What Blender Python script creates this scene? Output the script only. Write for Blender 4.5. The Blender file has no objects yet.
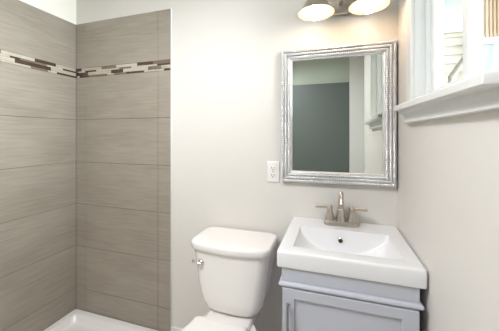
import bpy, bmesh, math, random
from mathutils import Vector, Matrix

random.seed(7)
S = bpy.context.scene
COL = S.collection
PI = math.pi

# ------------------------------------------------------------------ camera
cam_d = bpy.data.cameras.new('camera')
cam = bpy.data.objects.new('camera', cam_d)
COL.objects.link(cam)
S.camera = cam
YAW = math.radians(17.6)
H = 1.33
cam.location = (0, 0, H)
cam.rotation_euler = (PI / 2, 0, YAW)
cam_d.sensor_width = 36
cam_d.lens = 260 / 499 * 36
cam_d.shift_y = -(165.5 - 135) / 499
cam_d.clip_start = 0.02

# ------------------------------------------------------------------ world, light, exposure
W = bpy.data.worlds.new('overcast_sky')
S.world = W
W.use_nodes = True
bg = W.node_tree.nodes['Background']
bg.inputs[0].default_value = (0.88, 0.95, 1.0, 1)
# overcast sky, with a glow added on the +x side to brighten the left wall
SKY_BASE, SKY_GLOW = 1.6, 55
_nt = W.node_tree
_tc = _nt.nodes.new('ShaderNodeTexCoord')
_sx = _nt.nodes.new('ShaderNodeSeparateXYZ')
_nt.links.new(_tc.outputs['Generated'], _sx.inputs[0])
_mx = _nt.nodes.new('ShaderNodeMath'); _mx.operation = 'MAXIMUM'; _mx.inputs[1].default_value = 0.0
_pw = _nt.nodes.new('ShaderNodeMath'); _pw.operation = 'POWER'; _pw.inputs[1].default_value = 8.0
_ma = _nt.nodes.new('ShaderNodeMath'); _ma.operation = 'MULTIPLY_ADD'
_ma.inputs[1].default_value = SKY_GLOW
_ma.inputs[2].default_value = SKY_BASE
_nt.links.new(_sx.outputs[0], _mx.inputs[0])
_nt.links.new(_mx.outputs[0], _pw.inputs[0])
_nt.links.new(_pw.outputs[0], _ma.inputs[0])
_nt.links.new(_ma.outputs[0], bg.inputs[1])

FILL_POWER = 34
BULB_STRENGTH = 20
S.view_settings.view_transform = 'Standard'
S.view_settings.look = 'None'
S.view_settings.exposure = 0.10
S.view_settings.gamma = 1
S.view_settings.use_curve_mapping = False
S.cycles.use_denoising = True
S.cycles.max_bounces = 14
S.cycles.diffuse_bounces = 8
S.cycles.glossy_bounces = 6
S.cycles.sample_clamp_indirect = 6
S.cycles.caustics_reflective = False
S.cycles.caustics_refractive = False

# ------------------------------------------------------------------ colours and materials
def lin(c):
    out = []
    for v in c:
        v /= 255
        out.append(v / 12.92 if v <= 0.04045 else ((v + 0.055) / 1.055) ** 2.4)
    return (*out, 1)

def mat(name, rgb, rough=0.5, metal=0.0, var=0.0, scale=(8, 8, 8), bump=0.0, bscale=60, coat=0.0, emit=None, es=0, spec=0.5):
    m = bpy.data.materials.new(name)
    m.use_nodes = True
    nt = m.node_tree
    b = nt.nodes['Principled BSDF']
    b.inputs['Roughness'].default_value = rough
    b.inputs['Metallic'].default_value = metal
    b.inputs['Specular IOR Level'].default_value = spec
    b.inputs['Coat Weight'].default_value = coat
    b.inputs['Coat Roughness'].default_value = 0.08
    c = lin(rgb)
    tc = nt.nodes.new('ShaderNodeTexCoord')
    mp = nt.nodes.new('ShaderNodeMapping')
    mp.inputs['Scale'].default_value = scale
    nt.links.new(tc.outputs['Object'], mp.inputs[0])
    nz = nt.nodes.new('ShaderNodeTexNoise')
    nz.inputs['Scale'].default_value = 1
    nz.inputs['Detail'].default_value = 5
    nt.links.new(mp.outputs[0], nz.inputs['Vector'])
    rp = nt.nodes.new('ShaderNodeValToRGB')
    rp.color_ramp.elements[0].position = 0.3
    rp.color_ramp.elements[1].position = 0.7
    rp.color_ramp.elements[0].color = (c[0] * (1 - var), c[1] * (1 - var), c[2] * (1 - var), 1)
    rp.color_ramp.elements[1].color = (min(1, c[0] * (1 + var)), min(1, c[1] * (1 + var)), min(1, c[2] * (1 + var)), 1)
    nt.links.new(nz.outputs[0], rp.inputs[0])
    nt.links.new(rp.outputs[0], b.inputs['Base Color'])
    if bump:
        n2 = nt.nodes.new('ShaderNodeTexNoise')
        n2.inputs['Scale'].default_value = bscale
        n2.inputs['Detail'].default_value = 3
        nt.links.new(tc.outputs['Object'], n2.inputs['Vector'])
        bp = nt.nodes.new('ShaderNodeBump')
        bp.inputs['Strength'].default_value = bump
        bp.inputs['Distance'].default_value = 0.002
        nt.links.new(n2.outputs[0], bp.inputs['Height'])
        nt.links.new(bp.outputs[0], b.inputs['Normal'])
    if emit:
        b.inputs['Emission Color'].default_value = lin(emit)
        b.inputs['Emission Strength'].default_value = es
    return m

M = {}
M['paint'] = mat('wall_paint', (217, 213, 208), 0.55, var=0.012, scale=(3, 3, 3), bump=0.25, bscale=45)
M['upper'] = mat('shower_wall_paint', (240, 237, 230), 0.6, var=0.01, scale=(3, 3, 3), bump=0.2, bscale=45)
M['sage'] = mat('sage_paint', (176, 184, 172), 0.6, var=0.02, scale=(2, 2, 2))
M['ceiling'] = mat('ceiling_paint', (235, 233, 228), 0.8, var=0.01, bump=0.3, bscale=80)
M['white'] = mat('white_trim_paint', (220, 220, 219), 0.35, var=0.008)
M['vinyl'] = mat('white_vinyl', (224, 227, 229), 0.3, var=0.005)
M['porcelain'] = mat('white_porcelain', (233, 229, 226), 0.18, var=0.004, coat=0.4)
M['basin'] = mat('white_vitreous_china', (228, 228, 231), 0.16, var=0.004, coat=0.4)
M['acrylic'] = mat('white_acrylic', (224, 220, 219), 0.25, var=0.005)
M['seat'] = mat('seat_plastic', (232, 230, 227), 0.25, var=0.003)
M['cabinet'] = mat('grey_cabinet_lacquer', (188, 190, 201), 0.38, var=0.012, scale=(4, 4, 4))
M['nickel'] = mat('brushed_nickel', (196, 187, 178), 0.34, metal=1.0, var=0.06, scale=(6, 6, 160))
M['chrome'] = mat('chrome', (215, 213, 210), 0.12, metal=1.0, var=0.01)
M['steel'] = mat('satin_steel_pull', (150, 150, 156), 0.28, metal=1.0, var=0.05, scale=(30, 30, 4))
M['silver'] = mat('silver_leaf_frame', (242, 242, 244), 0.28, metal=0.75, var=0.04, scale=(25, 25, 25))
M['mirror'] = mat('mirror_silvering', (236, 240, 236), 0.01, metal=1.0)
M['plate'] = mat('outlet_plastic', (234, 230, 228), 0.3, var=0.004)
M['dark'] = mat('dark_slot', (40, 38, 36), 0.6, var=0.05)
M['liner'] = mat('white_enamel_liner', (200, 187, 158), 0.45, var=0.004)
M['bulb'] = mat('lit_bulb', (255, 240, 215), 0.4, emit=(255, 228, 198), es=BULB_STRENGTH)
M['diffuser'] = mat('fill_lamp_glow', (250, 248, 240), 0.4, emit=(255, 244, 230), es=1.0)
M['added_door_grey'] = mat('added_door_charcoal', (92, 99, 97), 0.5, var=0.015, scale=(3, 3, 3))
M['floor'] = mat('grey_vinyl_floor', (196, 190, 182), 0.4, var=0.06, scale=(3, 20, 3))
M['grout'] = mat('taupe_grout', (70, 61, 53), 0.8, var=0.05, scale=(60, 60, 60))
M['mos_dark'] = mat('dark_brown_glass_tile', (78, 62, 53), 0.18, var=0.12, scale=(40, 40, 40))
M['mos_mid'] = mat('taupe_stone_tile', (116, 100, 89), 0.35, var=0.1, scale=(40, 40, 40))
M['mos_light'] = mat('cream_marble_tile', (187, 178, 166), 0.3, var=0.06, scale=(40, 40, 40))
M['mos_beige'] = mat('beige_stone_tile', (176, 165, 152), 0.35, var=0.06, scale=(40, 40, 40))
M['siding'] = mat('cream_lap_siding', (196, 188, 174), 0.7, var=0.03, scale=(2, 2, 12))
M['tan'] = mat('tan_board_siding', (166, 140, 114), 0.7, var=0.07, scale=(14, 14, 1))
M['housetrim'] = mat('white_house_trim', (200, 200, 196), 0.6, var=0.01)
M['greenglass'] = mat('green_tinted_window', (170, 178, 168), 0.35, var=0.12, scale=(3, 3, 3))
M['blueglass'] = mat('blue_green_door_glass', (156, 164, 160), 0.35, var=0.25, scale=(14, 14, 1))
M['rail'] = mat('weathered_rail_wood', (150, 142, 130), 0.7, var=0.08, scale=(3, 3, 30))
M['grass'] = mat('lawn_ground', (120, 132, 92), 0.9, var=0.2, scale=(6, 6, 6))

def tile_mat(name, along):
    """taupe porcelain with fine streaks running along the wall; faintly different from tile to tile"""
    m = bpy.data.materials.new(name)
    m.use_nodes = True
    nt = m.node_tree
    b = nt.nodes['Principled BSDF']
    b.inputs['Roughness'].default_value = 0.34
    tc = nt.nodes.new('ShaderNodeTexCoord')
    def noise(sc, det, rgh):
        mp = nt.nodes.new('ShaderNodeMapping')
        mp.inputs['Scale'].default_value = sc
        nt.links.new(tc.outputs['Object'], mp.inputs[0])
        n = nt.nodes.new('ShaderNodeTexNoise')
        n.inputs['Scale'].default_value = 1
        n.inputs['Detail'].default_value = det
        n.inputs['Roughness'].default_value = rgh
        nt.links.new(mp.outputs[0], n.inputs['Vector'])
        return n
    k = (5, 5, 85)
    n1 = noise(k, 6, 0.65)
    n2 = noise((2.2, 2.2, 7), 3, 0.5)
    mx = nt.nodes.new('ShaderNodeMath'); mx.operation = 'MULTIPLY_ADD'
    mx.inputs[1].default_value = 0.6
    nt.links.new(n1.outputs[0], mx.inputs[0])
    ml = nt.nodes.new('ShaderNodeMath'); ml.operation = 'MULTIPLY'; ml.inputs[1].default_value = 0.4
    nt.links.new(n2.outputs[0], ml.inputs[0])
    nt.links.new(ml.outputs[0], mx.inputs[2])
    rp = nt.nodes.new('ShaderNodeValToRGB')
    rp.color_ramp.elements[0].position = 0.28
    rp.color_ramp.elements[1].position = 0.72
    rp.color_ramp.elements[0].color = lin((134, 125, 114))
    rp.color_ramp.elements[1].color = lin((166, 157, 146))
    nt.links.new(mx.outputs[0], rp.inputs[0])
    nt.links.new(rp.outputs[0], b.inputs['Base Color'])
    bp = nt.nodes.new('ShaderNodeBump')
    bp.inputs['Strength'].default_value = 0.15
    bp.inputs['Distance'].default_value = 0.001
    nt.links.new(n1.outputs[0], bp.inputs['Height'])
    nt.links.new(bp.outputs[0], b.inputs['Normal'])
    return m
M['tile'] = tile_mat('taupe_porcelain_tile', 'x')

def glass_mat():
    m = bpy.data.materials.new('clear_window_glass')
    m.use_nodes = True
    nt = m.node_tree
    nt.nodes.remove(nt.nodes['Principled BSDF'])
    out = nt.nodes['Material Output']
    tr = nt.nodes.new('ShaderNodeBsdfTransparent')
    tr.inputs[0].default_value = (0.96, 0.975, 0.965, 1)
    gl = nt.nodes.new('ShaderNodeBsdfGlossy')
    gl.inputs['Roughness'].default_value = 0.02
    mx = nt.nodes.new('ShaderNodeMixShader')
    mx.inputs[0].default_value = 0.05
    nt.links.new(tr.outputs[0], mx.inputs[1])
    nt.links.new(gl.outputs[0], mx.inputs[2])
    nt.links.new(mx.outputs[0], out.inputs[0])
    return m
M['glass'] = glass_mat()

# ------------------------------------------------------------------ helpers
def obj(name, bm, m, parent=None, sharp=35, kind=None, label=None):
    bmesh.ops.remove_doubles(bm, verts=bm.verts, dist=1e-6)
    bmesh.ops.recalc_face_normals(bm, faces=bm.faces)
    lim = math.radians(sharp)
    for f in bm.faces:
        f.smooth = max(e.calc_length() for e in f.edges) < 0.12      # long flat faces stay flat
    for e in bm.edges:
        if len(e.link_faces) == 2:
            e.smooth = e.calc_face_angle(0) < lim
    me = bpy.data.meshes.new(name)
    bm.to_mesh(me)
    bm.free()
    for mm in (m if isinstance(m, (list, tuple)) else [m]):
        me.materials.append(mm)
    o = bpy.data.objects.new(name, me)
    COL.objects.link(o)
    if parent:
        o.parent = parent
        o.matrix_parent_inverse = Matrix.Translation(-Vector(parent_world(parent)))
    if kind: o['kind'] = kind
    if label: o['label'] = label
    return o

def parent_world(p):
    v = Vector(p.location)
    q = p.parent
    while q:
        v = v + Vector(q.location) + q_inv(p)
        p, q = q, q.parent
    return v

def q_inv(p):
    return p.matrix_parent_inverse.to_translation()

def thing(name, label, cat, loc, group=None):
    o = bpy.data.objects.new(name, None)
    o.empty_display_size = 0.05
    COL.objects.link(o)
    o.location = loc
    o['label'] = label
    o['category'] = cat
    if group: o['group'] = group
    return o

def struct_root(name, loc):
    o = bpy.data.objects.new(name, None)
    COL.objects.link(o)
    o.location = loc
    o['kind'] = 'structure'
    return o

def box(bm, x0, x1, y0, y1, z0, z1, bev=0.0, seg=2, mi=0):
    vs = [bm.verts.new((x, y, z)) for x in (x0, x1) for y in (y0, y1) for z in (z0, z1)]
    q = [(0, 1, 3, 2), (4, 6, 7, 5), (0, 4, 5, 1), (2, 3, 7, 6), (0, 2, 6, 4), (1, 5, 7, 3)]
    fs = [bm.faces.new([vs[i] for i in f]) for f in q]
    for f in fs: f.material_index = mi
    if bev:
        es = list({e for f in fs for e in f.edges})
        r = bmesh.ops.bevel(bm, geom=es, offset=bev, segments=seg, profile=0.5, affect='EDGES')
        for f in r['faces']: f.material_index = mi

def B(*a, **k):
    bm = bmesh.new(); box(bm, *a, **k); return bm

def loft(bm, rings, cap0=True, cap1=True, closed=False):
    vr = [[bm.verts.new(p) for p in r] for r in rings]
    n = len(rings[0])
    m = len(vr)
    for i in range(m if closed else m - 1):
        a, b = vr[i], vr[(i + 1) % m]
        for k in range(n):
            bm.faces.new((a[k], a[(k + 1) % n], b[(k + 1) % n], b[k]))
    if not closed:
        if cap0: bm.faces.new(vr[0][::-1])
        if cap1: bm.faces.new(vr[-1])

def rrect(x0, x1, y0, y1, r, z, seg=8, sub=6):
    """rounded rectangle, always the same number of points"""
    r = min(r, (x1 - x0) / 2 - 1e-4, (y1 - y0) / 2 - 1e-4)
    cs = [(x1 - r, y1 - r, 0), (x0 + r, y1 - r, 90), (x0 + r, y0 + r, 180), (x1 - r, y0 + r, 270)]
    pts = []
    for i, (cx, cy, a0) in enumerate(cs):
        arc = []
        for k in range(seg + 1):
            a = math.radians(a0 + 90 * k / seg)
            arc.append((cx + r * math.cos(a), cy + r * math.sin(a), z))
        pts += arc
        nx, ny, na = cs[(i + 1) % 4]
        q = (nx + r * math.cos(math.radians(na)), ny + r * math.sin(math.radians(na)))
        p = arc[-1]
        for k in range(1, sub):
            t = k / sub
            pts.append((p[0] + (q[0] - p[0]) * t, p[1] + (q[1] - p[1]) * t, z))
    return pts

def bulge(pts, amt):
    """push the front (low y) of a ring outwards in a shallow arc"""
    xs = [p[0] for p in pts]; ys = [p[1] for p in pts]
    xc = (min(xs) + max(xs)) / 2; hw = (max(xs) - min(xs)) / 2
    y0, y1 = min(ys), max(ys)
    out = []
    for x, y, z in pts:
        t = (y1 - y) / (y1 - y0)
        out.append((x, y - amt * t * t * (1 - ((x - xc) / hw) ** 2), z))
    return out

def lathe(bm, prof, c=(0, 0, 0), n=32, axis='z', cap=True):
    rings = []
    for r, h in prof:
        ring = []
        for k in range(n):
            a = 2 * PI * k / n
            u, v = r * math.cos(a), r * math.sin(a)
            p = {'z': (u, v, h), 'y': (u, h, v), 'x': (h, u, v)}[axis]
            ring.append((p[0] + c[0], p[1] + c[1], p[2] + c[2]))
        rings.append(ring)
    loft(bm, rings, cap, cap)

def tube(bm, pts, rad, n=14, squash=None):
    pts = [Vector(p) for p in pts]
    rads = rad if isinstance(rad, (list, tuple)) else [rad] * len(pts)
    rings = []
    up = Vector((0, 0, 1))
    prev = None
    for i, p in enumerate(pts):
        d = (pts[min(i + 1, len(pts) - 1)] - pts[max(i - 1, 0)]).normalized()
        if prev is None:
            a = d.cross(up)
            if a.length < 1e-3: a = d.cross(Vector((0, 1, 0)))
            a.normalize()
        else:
            a = (prev - d * prev.dot(d)).normalized()
        prev = a
        b = d.cross(a)
        rings.append([tuple(p + (a * math.cos(2 * PI * k / n) + b * math.sin(2 * PI * k / n)) * rads[i]) for k in range(n)])
    loft(bm, rings)

def smooth_path(pts, k=6):
    P = [Vector(p) for p in pts]
    out = []
    for i in range(len(P) - 1):
        p0, p1, p2, p3 = P[max(i - 1, 0)], P[i], P[i + 1], P[min(i + 2, len(P) - 1)]
        for j in range(k):
            t = j / k
            out.append(0.5 * ((2 * p1) + (p2 - p0) * t + (2 * p0 - 5 * p1 + 4 * p2 - p3) * t * t + (3 * p1 - p0 - 3 * p2 + p3) * t ** 3))
    out.append(P[-1])
    return out

# pixel column on a wall plane -> coordinate along that wall (for placing the mosaic pieces only)
def col_ratio(px):
    u = (px - 249.5) / 260
    return (-math.sin(YAW) + math.cos(YAW) * u) / (math.cos(YAW) + math.sin(YAW) * u)

# ------------------------------------------------------------------ room dimensions
YB = 1.428      # painted back wall
YT = 1.420      # face of the tile on the back wall
XL = -1.781     # left wall behind the tile
XLT = -1.773    # face of the tile on the left wall
XR = 0.305      # right wall
YF = -0.90      # wall behind the camera
ZC = 2.44
XH = 0.45       # right wall beside the entry, set back

# ------------------------------------------------------------------ room shell
obj('floor', B(XL - .1, XH + .1, YF - .1, YB + .1, -.1, 0), M['floor'], kind='structure')
obj('ceiling', B(XL - .1, XH + .1, YF - .1, YB + .1, ZC, ZC + .1), M['ceiling'], kind='structure')
wall_back = obj('wall_back', B(XL - .1, XR + .12, YB, YB + .1, 0, ZC), M['paint'], kind='structure')
wall_left = obj('wall_left', B(XL - .1, XL, YF - .1, YB, 0, ZC), M['upper'], kind='structure')
obj('wall_front', B(XL, XH + .1, YF - .1, YF, 0, ZC), M['sage'], kind='structure')

# right wall with a window opening
WY0, WY1, WZ0, WZ1 = 0.575, 1.153, 1.445, 2.18
bm = bmesh.new()
T = 0.085
box(bm, XR, XR + T, WY1, YB, 0, ZC)
box(bm, XR, XR + T, 0.09, WY0, 0, ZC)
box(bm, XR, XR + T, WY0, WY1, 0, WZ0)
box(bm, XR, XR + T, WY0, WY1, WZ1, ZC)
box(bm, XR, XH + .1, 0.03, 0.09, 0, ZC)
box(bm, XH, XH + .1, YF, 0.03, 0, ZC)
obj('wall_right', bm, M['paint'], kind='structure')

# ------------------------------------------------------------------ shower tile
TT = 2.133
ROWS = [(0.0, 0.225), (0.225, 0.5285), (0.5285, 0.832), (0.832, 1.1355), (1.1355, 1.441), (1.441, 1.743), (1.810, TT)]
G = 0.0012
XE = -0.976
bm = bmesh.new()
for z0, z1 in ROWS:
    for x0, x1 in ((XLT, -1.680), (-1.680, -1.070), (-1.070, XE)):
        box(bm, x0 + G, x1 - G, YT, YB - .003, z0 + G, z1 - G, bev=.0008, seg=1)
box(bm, XLT - .004, XE - .001, YT + .0022, YB, 0, TT - .001, mi=1)
obj('wall_tile', bm, [M['tile'], M['grout']], wall_back, kind='structure', sharp=20)
bm = bmesh.new()
box(bm, XE + .0005, XE + .006, YT - .001, YB, 0.0, TT + .002, bev=.001, seg=1)
obj('tile_edge_trim', bm, M['white'], wall_back, kind='structure')

bm = bmesh.new()
YS0 = -0.10
cuts = [YT, 0.81, 0.20, -0.10]
for z0, z1 in ROWS:
    for b, a in zip(cuts, cuts[1:]):
        box(bm, XL + .003, XLT, a + G * .4, b - G * .4, z0 + G, z1 - G, bev=.0006, seg=1)
box(bm, XL, XLT - .0022, YS0, YB, 0, TT - .001, mi=1)
obj('wall_tile', bm, [M['tile'], M['grout']], wall_left, kind='structure', sharp=20)

# mosaic band: four courses of strips, two tall and two thin
CZ = [(1.790, 1.809), (1.779, 1.789), (1.756, 1.778), (1.744, 1.755)]
KEY = {'d': 0, 'm': 1, 'l': 2, 'b': 3}
MM = [M['mos_dark'], M['mos_mid'], M['mos_light'], M['mos_beige']]
back_rows = [
    [(78, 81.6, 'd'), (81.6, 101.5, 'b'), (101.5, 116, 'm'), (116, 137, 'l'), (137, 153, 'd'), (153, 170.4, 'm')],
    [(78, 85, 'l'), (85, 96, 'd'), (96, 119, 'l'), (119, 131, 'm'), (131, 157, 'l'), (157, 170.4, 'd')],
    [(77, 88, 'd'), (88, 111, 'b'), (111, 123, 'd'), (123, 148, 'l'), (148, 161, 'm'), (161, 170.4, 'b')],
    [(77, 79.5, 'l'), (79.5, 89, 'd'), (89, 107, 'm'), (107, 114, 'l'), (114, 126, 'm'), (126, 144, 'd'), (144, 164, 'l'), (164, 170.4, 'd')]]
left_rows = [
    [(1, 35, 'l'), (35, 56, 'd'), (56, 75.8, 'b')],
    [(0, 10, 'l'), (10, 20, 'd'), (20, 47, 'm'), (47, 63, 'l'), (63, 75.8, 'd')],
    [(0, 15, 'l'), (15, 51, 'd'), (51, 75.8, 'b')],
    [(1, 31, 'l'), (31, 48, 'm'), (48, 57, 'l'), (57, 75.8, 'd')]]
bm = bmesh.new()
for (z0, z1), row in zip(CZ, back_rows):
    for a, b, k in row:
        x0, x1 = max(XLT, col_ratio(a) * YT), min(XE, col_ratio(b) * YT)
        box(bm, x0 + .0008, x1 - .0008, YT - .0006, YB - .002, z0, z1, bev=.0008, seg=1, mi=KEY[k])
obj('mosaic_band', bm, MM, wall_back, kind='structure', sharp=20)
bm = bmesh.new()
for (z0, z1), row in zip(CZ, left_rows):
    y_last = YT
    for a, b, k in row:
        y0, y1 = XLT / col_ratio(a), min(YT, XLT / col_ratio(b))
        box(bm, XL + .002, XLT + .0006, y0 + .0008, y1 - .0008, z0, z1, bev=.0008, seg=1, mi=KEY[k])
        y_last = min(y_last, y0)
    y = y_last
    while y > YS0 + .05:
        L = random.uniform(.05, .16)
        y2 = max(YS0, y - L)
        box(bm, XL + .002, XLT + .0006, y2 + .0008, y - .0008, z0, z1, bev=.0008, seg=1, mi=random.randrange(4))
        y = y2
obj('mosaic_band', bm, MM, wall_left, kind='structure', sharp=20)

# baseboards
def baseboard(name, x0, x1, y0, y1, m=M['white']):
    obj(name, B(x0, x1, y0, y1, 0, .118, bev=.004, seg=2), m, kind='structure')
baseboard('baseboard_back', XE + .008, XR - .002, YB - .014, YB)
baseboard('baseboard_right', XR - .013, XR, 0.09, YB - .016)

# ------------------------------------------------------------------ window in the right wall
win = struct_root('window_1', (XR, (WY0 + WY1) / 2, WZ0))
CF = XR - 0.015           # face of the casing
cw = 0.064
cn = 0.024
bm = bmesh.new()
box(bm, CF, XR + .001, WY1 - .004, WY1 + cw, 1.451, WZ1 + cw, bev=.003)
box(bm, CF, XR + .001, WY0 - cn, WY0 + .004, 1.451, WZ1 + cw, bev=.003)
box(bm, CF - .002, XR + .001, WY0 - cn - .006, WY1 + cw + .01, WZ1 - .004, WZ1 + cw + .01, bev=.003)
obj('window_casing', bm, M['white'], win, kind='structure')
bm = bmesh.new()
JD = 0.047
box(bm, XR - .002, XR + T, WY1 - .012, WY1 + .001, WZ0, WZ1)
box(bm, XR - .002, XR + T, WY0 - .001, WY0 + .012, WZ0, WZ1)
box(bm, XR - .002, XR + T, WY0, WY1, WZ1 - .012, WZ1 + .001)
obj('window_jamb', bm, M['white'], win, kind='structure')
# vinyl frame and the two sliding sashes
fy0, fy1, fz0, fz1 = WY0 + .012, WY1 - .012, 1.4515, WZ1 - .012
bm = bmesh.new()
fx0, fx1 = XR + .032, XR + .084
fw = .022
box(bm, fx0, fx1, fy1 - fw, fy1, fz0, fz1, bev=.002)
box(bm, fx0, fx1, fy0, fy0 + fw, fz0, fz1, bev=.002)
box(bm, fx0, fx1, fy0 + fw, fy1 - fw, fz0, fz0 + .012, bev=.002)
box(bm, fx0, fx1, fy0 + fw, fy1 - fw, fz1 - fw, fz1, bev=.002)
obj('window_frame', bm, M['vinyl'], win, kind='structure')
def sash(y0, y1, x0, x1, s=.026):
    bm = bmesh.new()
    z0, z1 = fz0 + .013, fz1 - fw
    box(bm, x0, x1, y1 - s, y1, z0, z1, bev=.002)
    box(bm, x0, x1, y0, y0 + s, z0, z1, bev=.002)
    box(bm, x0, x1, y0 + s, y1 - s, z0, z0 + s, bev=.002)
    box(bm, x0, x1, y0 + s, y1 - s, z1 - s, z1, bev=.002)
    sh = obj('window_sash', bm, M['vinyl'], win, kind='structure')
    xm = (x0 + x1) / 2
    obj('window_pane', B(xm - .002, xm + .002, y0 + s, y1 - s, z0 + s, z1 - s), M['glass'], sh, kind='structure')
sash(.846, fy1 - fw - .001, XR + .044, XR + .060, .030)
sash(fy0 + fw + .001, .876, XR + .062, XR + .078)
# deep sill with horns and a moulded apron under it
bm = bmesh.new()
SZ0, SZ1 = 1.427, 1.4515
sy0, sy1, sx = 0.546, 1.217, 0.246
ring = rrect(sx, XR + .002, sy0, sy1, .004, 0, seg=3, sub=2)
rings = []
for z, ins in ((SZ0, .003), (SZ0 + .003, 0), (SZ1 - .006, 0), (SZ1 - .002, .002), (SZ1, .006)):
    rings.append(rrect(sx + ins, XR, sy0 + ins, sy1 - ins, .003, z, seg=3, sub=2))
loft(bm, rings)
for v in bm.verts:      # the old sill sags a little towards its near end
    v.co.z -= .012 * (sy1 - v.co.y) / (sy1 - sy0)
box(bm, XR - .004, XR + .083, WY0, WY1, SZ0 + .012, SZ1 - .0005)
obj('window_sill', bm, M['white'], win, kind='structure')
bm = bmesh.new()
prof = [(.306, 1.427), (.268, 1.427), (.268, 1.4215), (.2745, 1.4175), (.2785, 1.4145), (.280, 1.4135), (.280, 1.411), (.282, 1.409), (.2845, 1.402), (.2855, 1.394), (.2845, 1.387), (.282, 1.384), (.282, 1.380), (.284, 1.378), (.306, 1.378)]
ya, yb = 0.56, 1.212
rings = []
for s_ in (0, 1):
    y = (ya, yb)[s_]
    sg = 1 if s_ else -1
    # ends returned at a slight mitre: the deeper the moulding, the longer it runs
    rings.append([(x, y + sg * (XR - x) * .35, z) for x, z in prof])
loft(bm, rings)
obj('window_apron', bm, M['white'], win, kind='structure')

# ------------------------------------------------------------------ added door, standing for a flat grey rectangle in the mirror
door = struct_root('added_door_1', (-.165, YF, 0))
bm = B(-.545, .218, YF, YF + .035, .008, 2.035, bev=.002)
obj('added_door_panel', bm, M['added_door_grey'], door, kind='structure')
bm = bmesh.new()
box(bm, .222, .40, YF, YF + .045, 0, ZC - .002, bev=.003)
box(bm, -.672, -.549, YF, YF + .045, 0, ZC - .002, bev=.003)
obj('added_door_casing', bm, M['white'], door, kind='structure')
bm = bmesh.new()
lathe(bm, [(.026, YF + .035), (.026, YF + .041), (.010, YF + .044), (.010, YF + .08)], (-.48, 0, .80), axis='y', n=20)
tube(bm, [(-.48, YF + .078, .80), (-.42, YF + .08, .80), (-.37, YF + .076, .80)], .008)
obj('added_door_handle', bm, M['nickel'], door, kind='structure')

# ------------------------------------------------------------------ fill lamp, added out of frame to light the room evenly
LX, LY = -0.80, 0.10
cl = thing('fill_lamp', 'added fill lamp, an unseen round white dome on the ceiling above the shower side of the room', 'lamp', (LX, LY, ZC))
bm = bmesh.new(); lathe(bm, [(.34, ZC), (.34, ZC - .02), (.33, ZC - .024)], (LX, LY, 0), n=40)
obj('fill_lamp_base', bm, M['white'], cl)
bm = bmesh.new(); lathe(bm, [(.326, ZC - .024), (.32, ZC - .05), (.28, ZC - .075), (.17, ZC - .09), (.03, ZC - .094)], (LX, LY, 0), n=40)
obj('fill_lamp_diffuser', bm, M['diffuser'], cl)
ld = bpy.data.lights.new('fill_lamp_light', 'AREA')
ld.shape = 'DISK'
ld.size = 0.64
ld.energy = FILL_POWER
ld.color = (0.945, 0.97, 1.0)
lo = bpy.data.objects.new('fill_lamp_light', ld)
COL.objects.link(lo)
lo.parent = cl
lo.location = (0, 0, -.11)

# ------------------------------------------------------------------ shower pan
pan = thing('shower_pan', 'white acrylic shower pan on the floor between the tiled walls', 'shower pan', (-1.39, .66, 0))
bm = bmesh.new()
px0, px1, py0, py1 = XLT + .001, -1.005, -.08, YT - .001
rings = [rrect(px0, px1, py0, py1, .012, 0), rrect(px0, px1, py0, py1, .012, .066), rrect(px0 + .003, px1 - .003, py0 + .003, py1 - .003, .012, .073),
         rrect(px0 + .010, px1 - .010, py0 + .010, py1 - .010, .014, .076),
         rrect(px0 + .046, px1 - .060, py0 + .06, py1 - .042, .03, .075), rrect(px0 + .053, px1 - .067, py0 + .067, py1 - .049, .03, .071),
         rrect(px0 + .062, px1 - .076, py0 + .076, py1 - .058, .035, .036), rrect(px0 + .070, px1 - .084, py0 + .084, py1 - .066, .035, .029),
         rrect(px0 + .09, px1 - .10, py0 + .10, py1 - .09, .05, .027), rrect(px0 + .33, px1 - .33, .60, .72, .04, .022)]
loft(bm, rings)
obj('pan_body', bm, M['acrylic'], pan, sharp=60)
bm = bmesh.new(); lathe(bm, [(.001, .0245), (.05, .0245), (.055, .023), (.055, .016)], (-1.39, .66, 0), n=28)
obj('drain', bm, M['chrome'], pan)

# ------------------------------------------------------------------ toilet
XT = -0.490
toi = thing('toilet', 'white two-piece toilet against the back wall beside the vanity', 'toilet', (XT, 1.05, 0))
# tank: tapers downwards, front bowed
bm = bmesh.new()
rings = []
for z, hw0, yf, r, bl in ((.4265, .100, 1.250, .05, .010), (.429, .122, 1.232, .055, .014), (.438, .140, 1.217, .056, .016), (.456, .154, 1.208, .055, .018),
                          (.49, .166, 1.201, .052, .020), (.54, .175, 1.196, .050, .022), (.62, .186, 1.192, .048, .024), (.70, .196, 1.188, .046, .026), (.7505, .201, 1.187, .045, .028)):
    rings.append(bulge(rrect(XT - hw0, XT + hw0, yf, 1.400, r, z, seg=10, sub=10), bl))
loft(bm, rings)
obj('tank', bm, M['porcelain'], toi, sharp=60)
bm = bmesh.new()
rings = []
for z, o, bl in ((.7510, -.004, .030), (.7520, .002, .031), (.755, .0045, .032), (.779, .005, .033), (.785, .0035, .032), (.789, -.001, .031), (.791, -.008, .030), (.792, -.03, .026)):
    rings.append(bulge(rrect(XT - .207 - o, XT + .207 + o, 1.182 - o, 1.405 + min(o, 0) * .6, .042, z, seg=10, sub=10), bl))
loft(bm, rings)
obj('tank_lid', bm, M['porcelain'], toi, sharp=60)
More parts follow.
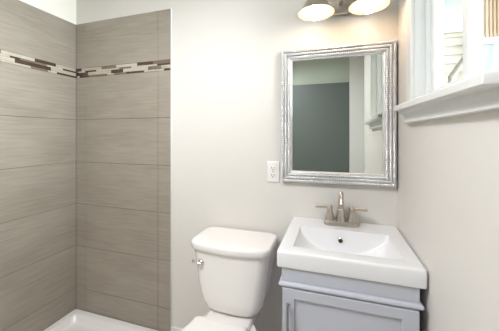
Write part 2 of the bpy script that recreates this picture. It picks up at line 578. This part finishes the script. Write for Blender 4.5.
# trip lever at the left of the tank front
lev = bmesh.new()
lx, ly, lz = -.628, 1.172, .689
lathe(lev, [(.0165, ly + .013), (.0165, ly + .003), (.012, ly - .004), (.009, ly - .006), (.009, ly - .016), (.004, ly - .018)], (lx, 0, lz), axis='y', n=20)
tube(lev, smooth_path([(lx + .006, ly - .013, lz), (lx - .014, ly - .014, lz + .003), (lx - .030, ly - .011, lz + .005), (lx - .042, ly - .007, lz + .005)]), [.007] * 6 + [.0066] * 6 + [.0078] * 5 + [.0085, .006])
obj('flush_lever', lev, M['chrome'], toi, label='chrome flush lever')
# bowl, pedestal and the deck that carries the tank
def egg(cx, hw, yb, yf, z, n=48, sq=0.0):
    """egg outline: round front, squarer back"""
    ym = yb - (yb - yf) * .42
    pts = []
    for k in range(n):
        a = 2 * PI * k / n
        c, s = math.cos(a), math.sin(a)
        if s >= 0:
            e = 1 - sq
            x = hw * math.copysign(abs(c) ** e, c); y = ym + (yb - ym) * abs(s) ** e
        else:
            x = hw * c; y = ym + (ym - yf) * s
        pts.append((cx + x, y, z))
    return pts
bm = bmesh.new()
rings = [egg(XT, .115, 1.33, .90, 0, sq=.4), egg(XT, .115, 1.33, .90, .02, sq=.4), egg(XT, .100, 1.31, .93, .06, sq=.4), egg(XT, .094, 1.30, .93, .14, sq=.35),
         egg(XT, .105, 1.30, .88, .22, sq=.3), egg(XT, .140, 1.30, .79, .30, sq=.25), egg(XT, .172, 1.28, .725, .36, sq=.2), egg(XT, .180, 1.27, .712, .39, sq=.2), egg(XT, .176, 1.265, .717, .399, sq=.2), egg(XT, .160, 1.25, .735, .401, sq=.2)]
loft(bm, rings)
rings = []
for z, o in ((.33, -.035), (.35, -.012), (.37, 0), (.412, 0), (.420, -.003), (.4255, -.012)):
    rings.append(rrect(XT - .118 - o, XT + .118 + o, 1.10, 1.385 + o, .022, z))
loft(bm, rings)
obj('bowl', bm, M['porcelain'], toi, sharp=50)
XS = XT - .016
def seat_ring(o, z, yb=1.147, yf=.705, hwb=.134):
    """D outline: straight back edge with small corners, widening to a round front"""
    pts = []
    n = 40
    hw = .183 - o
    ym = .905
    for k in range(n + 1):
        a = PI + PI * k / n
        pts.append((XS + hw * math.cos(a), ym + (ym - yf - o) * math.sin(a), z))
    right = []
    for k in range(1, 11):
        t = k / 10
        e = t * t * (3 - 2 * t)
        right.append((XS + hw + (hwb - o - hw) * e, ym + (yb - o - .012 - ym) * t, z))
    right.append((XS + hwb - o - .004, yb - o - .004, z))
    right.append((XS + hwb - o - .014, yb - o, z))
    pts += right
    pts += [(2 * XS - x, y, zz) for x, y, zz in reversed(right)]
    return pts
bm = bmesh.new()
loft(bm, [seat_ring(.010, .402), seat_ring(.004, .405), seat_ring(.004, .418), seat_ring(.010, .4215)])
obj('seat', bm, M['seat'], toi, sharp=50)
bm = bmesh.new()
loft(bm, [seat_ring(.004, .4225), seat_ring(0, .426), seat_ring(0, .437), seat_ring(.005, .442), seat_ring(.02, .4445), seat_ring(.06, .446)])
obj('seat_lid', bm, M['seat'], toi, sharp=50)

# ------------------------------------------------------------------ vanity cabinet
van = thing('vanity_cabinet', 'pale grey vanity cabinet with framed door under the white washbasin', 'cabinet', (.046, 1.2, 0))
cx0, cx1, cyf, cyb = -.183, .277, 1.000, 1.400
CT = .8215
bm = bmesh.new()
box(bm, cx0, cx0 + .018, cyf, cyb, .0, CT, bev=.0015, seg=1)
box(bm, cx1 - .018, cx1, cyf, cyb, .0, CT, bev=.0015, seg=1)
box(bm, cx0 + .018, cx1 - .018, cyb - .012, cyb, .08, CT)
box(bm, cx0 + .018, cx1 - .018, cyf + .02, cyb - .012, .09, .108)
box(bm, cx0 + .018, cx1 - .018, cyf + .06, cyf + .075, 0, .09)
box(bm, cx0 + .018, cx1 - .018, cyf, cyf + .016, .765, CT)
box(bm, cx0 + .018, cx1 - .018, cyf, cyf + .016, .745, .765)
obj('carcass', bm, M['cabinet'], van)
# half-round moulding under the basin, returned along the sides
bm = bmesh.new()
def led(o, z): return rrect(cx0 - o, cx1 + o, cyf - .008 - o, cyb, .004, z, seg=3, sub=3)
ring_o = [(.000, .752), (.006, .7525), (.0105, .756), (.012, .761), (.0105, .766), (.006, .7695), (.000, .7705)]
rings = [led(o, z) for o, z in ring_o]
rings.append(rrect(cx0 + .0185, cx1 - .0185, cyf + .014, cyb - .014, .002, .7705, seg=3, sub=3))
rings.append(rrect(cx0 + .0185, cx1 - .0185, cyf + .014, cyb - .014, .002, .752, seg=3, sub=3))
loft(bm, rings, closed=True)
obj('moulding', bm, M['cabinet'], van)
# apron board above the moulding sits a touch proud of the carcass
obj('apron', B(cx0 - .001, cx1 + .001, cyf - .007, cyf + .0005, .7708, CT - .001, bev=.0012, seg=1), M['cabinet'], van)
# shaker door
dx0, dx1, dz0, dz1 = cx0 + .003, cx1 - .003, .112, .749
dyf = cyf - .019
bm = bmesh.new()
sl, sr, st, sb = .045, .050, .036, .055
box(bm, dx0, dx0 + sl, dyf, cyf - .001, dz0, dz1, bev=.0018)
box(bm, dx1 - sr, dx1, dyf, cyf - .001, dz0, dz1, bev=.0018)
box(bm, dx0 + sl - .001, dx1 - sr + .001, dyf, cyf - .001, dz1 - st, dz1, bev=.0018)
box(bm, dx0 + sl - .001, dx1 - sr + .001, dyf, cyf - .001, dz0, dz0 + sb, bev=.0018)
box(bm, dx0 + sl - .004, dx1 - sr + .004, dyf + .009, cyf - .003, dz0 + sb - .004, dz1 - st + .004)
dr = obj('door', bm, M['cabinet'], van)
bm = bmesh.new()
hx, hy = -.157, dyf - .026
tube(bm, [(hx, hy, .708), (hx, hy, .7065), (hx, hy, .574), (hx, hy, .5725)], [.004, .0052, .0052, .004], n=16)
for z in (.690, .590):
    tube(bm, [(hx, dyf + .001, z), (hx, hy, z)], .0042, n=12)
obj('bar_pull', bm, M['steel'], dr, label='satin steel bar pull')

# ------------------------------------------------------------------ washbasin
sink = thing('washbasin', 'white rectangular ceramic washbasin top on the pale grey cabinet', 'sink', (.048, 1.2, CT))
x0, x1, y0, y1 = -.204, .300, .985, 1.4265
ST = .886
bm = bmesh.new()
rings = [rrect(-.02, .116, 1.10, 1.22, .04, .764), rrect(-.08, .176, 1.045, 1.285, .02, .771), rrect(-.125, .217, 1.035, 1.295, .02, .80), rrect(-.135, .23, 1.045, 1.30, .03, .8222),
         rrect(x0 + .004, x1 - .004, y0 + .004, y1 - .001, .010, .8222), rrect(x0 + .001, x1 - .001, y0 + .001, y1, .012, .8245), rrect(x0, x1, y0, y1, .012, .828),
         rrect(x0, x1, y0, y1, .012, .877), rrect(x0 + .0015, x1 - .0015, y0 + .0015, y1, .012, .882), rrect(x0 + .005, x1 - .005, y0 + .005, y1 - .002, .012, .8853), rrect(x0 + .010, x1 - .010, y0 + .010, y1 - .004, .012, .886),
         rrect(-.150, .242, 1.041, 1.287, .004, .886), rrect(-.148, .240, 1.0430, 1.285, .004, .8855), rrect(-.147, .239, 1.0440, 1.284, .004, .8835), rrect(-.147, .239, 1.0440, 1.284, .004, .880)]
loft(bm, rings, cap1=False)
# the bowl: a trough with a U profile running front to back, closed by steep front and back faces
bx0, bx1, by0, by1 = -.1474, .2394, 1.0436, 1.2844
NX = 56
grid = []
for i in range(NX + 1):
    th = PI * i / NX
    s_ = -math.cos(th)
    x = (bx0 + bx1) / 2 + (bx1 - bx0) / 2 * s_
    d = .104 * (1 - abs(s_) ** 2.0) ** .62
    top = .8845
    r = min(.012, d * .6)
    zt = top - d
    col = [(by0, top), (by0 + .004 + .012 * d / .1, zt + r)]
    ya_ = by0 + .004 + .014 * d / .1
    yb_ = by1 - .004 - .012 * d / .1
    for k in (.3, .7, 1):
        a_ = PI / 2 * k
        col.append((ya_ + r * (1 - math.cos(a_)), zt + r * (1 - math.sin(a_))))
    for k in range(1, 8):
        t = k / 8
        col.append((ya_ + r + (yb_ - r - ya_ - r) * t, zt - .002 * math.sin(PI * t)))
    for k in (1, .7, .3):
        a_ = PI / 2 * k
        col.append((yb_ - r * (1 - math.cos(a_)), zt + r * (1 - math.sin(a_))))
    col += [(yb_ + .001, zt + r), (by1, top)]
    grid.append([bm.verts.new((x, y, z)) for y, z in col])
for i in range(NX):
    for j in range(len(grid[0]) - 1):
        bm.faces.new((grid[i][j], grid[i + 1][j], grid[i + 1][j + 1], grid[i][j + 1]))
obj('basin', bm, M['basin'], sink, sharp=45)
bm = bmesh.new()
lathe(bm, [(.023, .775), (.023, .7815), (.018, .783), (.016, .7815), (.001, .781)], (.046, 1.165, 0), n=28)
obj('drain', bm, M['chrome'], sink)
oc = (.0375, 1.2725, .842)
bm = bmesh.new()
lathe(bm, [(.0115, .004), (.0115, -.0015), (.0095, -.003), (.0085, -.0012)], oc, axis='y', n=24)
ovr = obj('overflow_ring', bm, M['chrome'], sink)
bm = bmesh.new(); lathe(bm, [(.0087, .001), (.0087, -.0018)], oc, axis='y', n=20)
obj('overflow_hole', bm, M['dark'], ovr)

# ------------------------------------------------------------------ faucet
fx, fy = .0415, 1.362
fau = thing('faucet', 'brushed nickel two-handle faucet standing at the back of the washbasin', 'faucet', (fx, fy, ST))
bm = bmesh.new()
rings = [rrect(fx - .080 + i, fx + .080 - i, fy - .027 + i, fy + .027 - i, .024, z) for z, i in ((ST, 0), (ST + .016, .0), (ST + .020, .002), (ST + .0215, .006))]
loft(bm, rings)
obj('base_plate', bm, M['nickel'], fau)
for sx_ in (-1, 1):
    hx_ = fx + sx_ * .0525
    bm = bmesh.new()
    lathe(bm, [(.0235, ST + .0215), (.0225, ST + .03), (.0185, ST + .045), (.0145, ST + .062), (.0125, ST + .072), (.0130, ST + .076), (.0135, ST + .080), (.0135, ST + .086), (.0110, ST + .0905), (.003, ST + .092)], (hx_, fy, 0), n=28)
    hb = obj('handle', bm, M['nickel'], fau)
    bm = bmesh.new()
    zz = ST + .0835
    tube(bm, [(hx_ + sx_ * .004, fy, zz), (hx_ + sx_ * .02, fy, zz), (hx_ + sx_ * .056, fy - .002, zz + .001), (hx_ + sx_ * .066, fy - .002, zz + .001), (hx_ + sx_ * .068, fy - .002, zz + .001)], [.0074, .0074, .0092, .0094, .007], n=18)
    obj('lever', bm, M['nickel'], hb)
bm = bmesh.new()
lathe(bm, [(.0235, ST + .0215), (.0228, ST + .032), (.0205, ST + .05), (.0190, ST + .068), (.0195, ST + .071), (.0195, ST + .076), (.0150, ST + .080), (.0148, ST + .084)], (fx, fy, 0), n=30)
obj('spout_body', bm, M['nickel'], fau)
bm = bmesh.new()
pth = smooth_path([(fx, fy, ST + .080), (fx, fy - .002, ST + .115), (fx, fy - .012, ST + .143), (fx, fy - .034, ST + .162), (fx, fy - .062, ST + .166), (fx, fy - .092, ST + .152), (fx, fy - .108, ST + .130)], 7)
n_ = len(pth)
tube(bm, pth, [.0148 - .0052 * min(1, i / (n_ * .55)) for i in range(n_)], n=20)
sp = obj('spout', bm, M['nickel'], fau)
bm = bmesh.new()
dv = (pth[-1] - pth[-2]).normalized()
tube(bm, [pth[-1] - dv * .010, pth[-1] - dv * .009, pth[-1] + dv * .005, pth[-1] + dv * .006], [.0098, .0112, .0112, .0095], n=20)
obj('aerator', bm, M['nickel'], sp)
bm = bmesh.new()
tube(bm, [(fx, fy + .020, ST + .02), (fx, fy + .020, ST + .085)], .0028, n=10)
lathe(bm, [(.003, ST + .083), (.006, ST + .086), (.006, ST + .093), (.003, ST + .096)], (fx, fy + .020, 0), n=14)
obj('lift_rod', bm, M['nickel'], fau)

# ------------------------------------------------------------------ framed mirror
mx0, mx1, mz0, mz1 = -.264, .2955, 1.079, 1.788
mir = thing('framed_mirror', 'rectangular wall mirror in a wide silver beaded frame above the washbasin', 'mirror', ((mx0 + mx1) / 2, YB, mz0))
# cross-section of the frame: (inset from the outer edge, height off the wall, beaded?)
PRF = [(0, 0, 0), (0, .026, 0), (.002, .029, 0), (.0045, .0335, 1), (.0095, .0355, 1), (.0145, .0335, 1), (.0160, .0180, 0),
       (.0190, .0180, 0), (.0205, .0315, 1), (.0255, .0330, 1), (.0305, .0310, 1), (.0320, .0150, 0), (.0350, .0150, 0),
       (.0365, .0285, 1), (.0410, .0295, 1), (.0455, .0275, 1), (.0470, .0140, 0), (.0495, .0140, 0), (.0555, .0200, 0), (.0585, .0165, 0), (.0585, .006, 0)]
bm = bmesh.new()
def corner(i, t):
    return [(mx0 + t, mz0 + t), (mx1 - t, mz0 + t), (mx1 - t, mz1 - t), (mx0 + t, mz1 - t)][i % 4]
rings = []
for sd in range(4):
    L = (mx1 - mx0) if sd % 2 == 0 else (mz1 - mz0)
    nb = int(L / .0095)
    sub = 6
    for k in range(nb * sub):
        s = k / (nb * sub)
        ring = []
        for t, h, bd in PRF:
            a, b = corner(sd, t), corner(sd + 1, t)
            run = t + (L - 2 * t) * s
            hh = h - (.0072 * (1 - abs(math.sin(PI * run / L * nb))) if bd else 0)
            ring.append((a[0] + (b[0] - a[0]) * s, YB - hh, a[1] + (b[1] - a[1]) * s))
        rings.append(ring)
loft(bm, rings, closed=True)
obj('frame', bm, M['silver'], mir, sharp=50)
obj('glass', B(mx0 + .057, mx1 - .057, YB - .011, YB - .006, mz0 + .057, mz1 - .057), M['mirror'], mir)

# ------------------------------------------------------------------ electrical outlet
ox, oz = -.3135, 1.125
out = thing('electrical_outlet', 'white duplex electrical outlet on the back wall beside the mirror corner', 'outlet', (ox, YB, oz))
bm = bmesh.new()
loft(bm, [[(x + ox, y2, z + oz) for x, z, _ in rrect(-.0355 + i, .0355 - i, -.0585 + i, .0585 - i, .004, 0, seg=4, sub=2)] for y2, i in ((YB, 0), (YB - .004, 0), (YB - .0062, .0025), (YB - .0066, .006))])
obj('cover_plate', bm, M['plate'], out)
for s in (-1, 1):
    zc = oz + s * .0205
    bm = bmesh.new()
    loft(bm, [[(x + ox, y2, z + zc) for x, z, _ in rrect(-.0165 + i, .0165 - i, -.014 + i, .014 - i, .009, 0, seg=6, sub=2)] for y2, i in ((YB - .0066, 0), (YB - .0085, .0), (YB - .009, .001))])
    sk = obj('socket', bm, M['plate'], out)
    bm = bmesh.new()
    for dx in (-.0064, .0064):
        box(bm, ox + dx - .0015, ox + dx + .0015, YB - .0094, YB - .0088, zc - .001, zc + .008)
    lathe(bm, [(.0026, YB - .0088), (.0026, YB - .0094)], (ox, 0, zc - .0068), axis='y', n=12)
    obj('slots', bm, M['dark'], sk, label='dark outlet slots')
bm = bmesh.new(); lathe(bm, [(.0032, YB - .0066), (.0032, YB - .0078), (.0015, YB - .0082)], (ox, 0, oz), axis='y', n=14)
obj('screw', bm, M['steel'], out)

# ------------------------------------------------------------------ vanity light above the mirror
SYc, SZr = 1.272, 1.909
SXc = [-.0725, .157]
vl = thing('vanity_light', 'brushed nickel wall light with two lit downward bell shades above the mirror', 'light', (.042, YB, 2.0))
bm = bmesh.new()
loft(bm, [[(x + .042, y2, z + 2.005) for x, z, _ in rrect(-.075 + i, .075 - i, -.055 + i, .055 - i, .05, 0, seg=10, sub=2)] for y2, i in ((YB, 0), (YB - .012, 0), (YB - .020, .006), (YB - .023, .016))])
obj('backplate', bm, M['nickel'], vl)
bm = bmesh.new()
tube(bm, [(.042, YB - .02, 2.0), (.042, SYc + .03, 1.992)], .011, n=18)
pts = smooth_path([(SXc[0], SYc, 2.012), (SXc[0] + .03, SYc + .012, 2.004), (-.005, SYc + .028, 1.984), (.042, SYc + .032, 1.975), (.089, SYc + .028, 1.984), (SXc[1] - .03, SYc + .012, 2.004), (SXc[1], SYc, 2.012)], 8)
tube(bm, pts, .008, n=16)
obj('arm', bm, M['nickel'], vl)
for sx_ in SXc:
    bm = bmesh.new()
    lathe(bm, [(.012, 2.022), (.022, 2.018), (.024, 2.008), (.024, 1.986), (.027, 1.980)], (sx_, SYc, 0), n=28)
    obj('socket_cup', bm, M['nickel'], vl)
    out_p = [(.0255, 1.982), (.034, 1.976), (.044, 1.966), (.054, 1.950), (.064, 1.934), (.074, 1.922), (.0835, 1.913), (.0865, 1.909)]
    bm = bmesh.new()
    lathe(bm, out_p + [(.0855, 1.9082)] + [(r - .0012, z - .0012) for r, z in reversed(out_p[:-1])], (sx_, SYc, 0), n=48, cap=False)
    sh = obj('shade', bm, M['nickel'], vl)
    bm = bmesh.new()
    inn = [(r - .0016, z - .0016) for r, z in out_p[:-1]] + [(.0845, 1.9085)]
    lathe(bm, inn + [(r - .0012, z - .0008) for r, z in reversed(inn)], (sx_, SYc, 0), n=48, cap=False)
    obj('shade_liner', bm, M['liner'], sh, label='white enamel lining of the shade')
    bm = bmesh.new()
    lathe(bm, [(.010, 1.980), (.012, 1.972), (.014, 1.958), (.019, 1.944), (.0265, 1.930), (.0310, 1.914), (.0310, 1.903), (.0275, 1.891), (.0190, 1.882), (.008, 1.8775), (.001, 1.877)], (sx_, SYc, 0), n=28)
    obj('bulb', bm, M['bulb'], vl, label='lit warm white bulb')

# ------------------------------------------------------------------ outside the window
obj('ground', B(-6, 14, YB + .2, 16, -.7, -.6), M['grass'], kind='structure')
YH = 4.6
def hp(px, py):
    u = (px - 249.5) / 260
    ry = math.cos(YAW) + math.sin(YAW) * u
    return (col_ratio(px) * YH, H + (135 - py) / 260 * YH / ry)
house = thing('neighbouring_house', 'cream sided house with tan boards and white trim seen through the window', 'house', (3, YH, -.6))
bm = bmesh.new()
zz = -.6
while zz < 4.4:
    vs = [(.2, YH - .022, zz), (5.6, YH - .022, zz), (5.6, YH, zz + .13), (.2, YH, zz + .13)]
    f = [bm.verts.new(v) for v in vs]
    b_ = [bm.verts.new((v[0], YH + .15, v[2])) for v in vs]
    bm.faces.new(f); bm.faces.new(b_[::-1])
    for i in range(4):
        bm.faces.new((f[i], f[(i + 1) % 4], b_[(i + 1) % 4], b_[i]))
    zz += .13
obj('siding', bm, M['siding'], house, sharp=20)
def rect(px0, px1, py0, py1):
    a, zt = hp(px0, py0); b, zb = hp(px1, py1)
    return a, b, zb, zt
a, b, zb, zt = rect(436, 461, -14, 24)
w_ = obj('window', B(a - .06, b + .06, YH - .07, YH + .01, zb - .13, zt + .09, bev=.006), M['housetrim'], house)
obj('pane', B(a, b, YH - .076, YH - .066, zb, zt), M['greenglass'], w_)
bm = bmesh.new()
a, b, zb, zt = rect(471, 560, 3, 33)
n_b = 22
for i in range(n_b):
    xa = a + (b - a) * i / n_b; xb = a + (b - a) * (i + 1) / n_b
    box(bm, xa + .006, xb - .006, YH - .07, YH + .01, zb, zt, bev=.004, seg=1)
box(bm, a, b, YH - .055, YH + .01, zb, zt)
obj('board_panel', bm, M['tan'], house)
obj('fascia', B(a - .05, b, YH - .12, YH + .01, zt, zt + .14, bev=.005), M['housetrim'], house)
obj('ledge', B(a - .05, b, YH - .10, YH + .01, zb - .09, zb, bev=.005), M['housetrim'], house)
obj('shade_eave', B(.2, 5.6, YH - 1.5, YH + .15, 4.45, 4.6, bev=.01), M['housetrim'], house)  # unseen overhang added to keep sky light off the siding
a2, b2, zb2, zt2 = rect(474, 491, 40, 96)
dd = obj('patio_door', B(a2 - .05, b2 + .05, YH - .06, YH + .01, zb2 - .05, zt2 + .05, bev=.005), M['housetrim'], house)
obj('pane', B(a2, b2, YH - .068, YH - .058, zb2, zt2), M['blueglass'], dd)
bm = bmesh.new()
p, q = hp(443, 82), hp(462, 56)
tube(bm, [(p[0], YH - .25, p[1]), (q[0], YH - .25, q[1])], .04, n=10)
for t in (0.02, .98):
    x = p[0] + (q[0] - p[0]) * t; z = p[1] + (q[1] - p[1]) * t
    tube(bm, [(x, YH - .25, -.6), (x, YH - .25, z)], .03, n=10)
obj('stair_rail', bm, M['rail'], house)
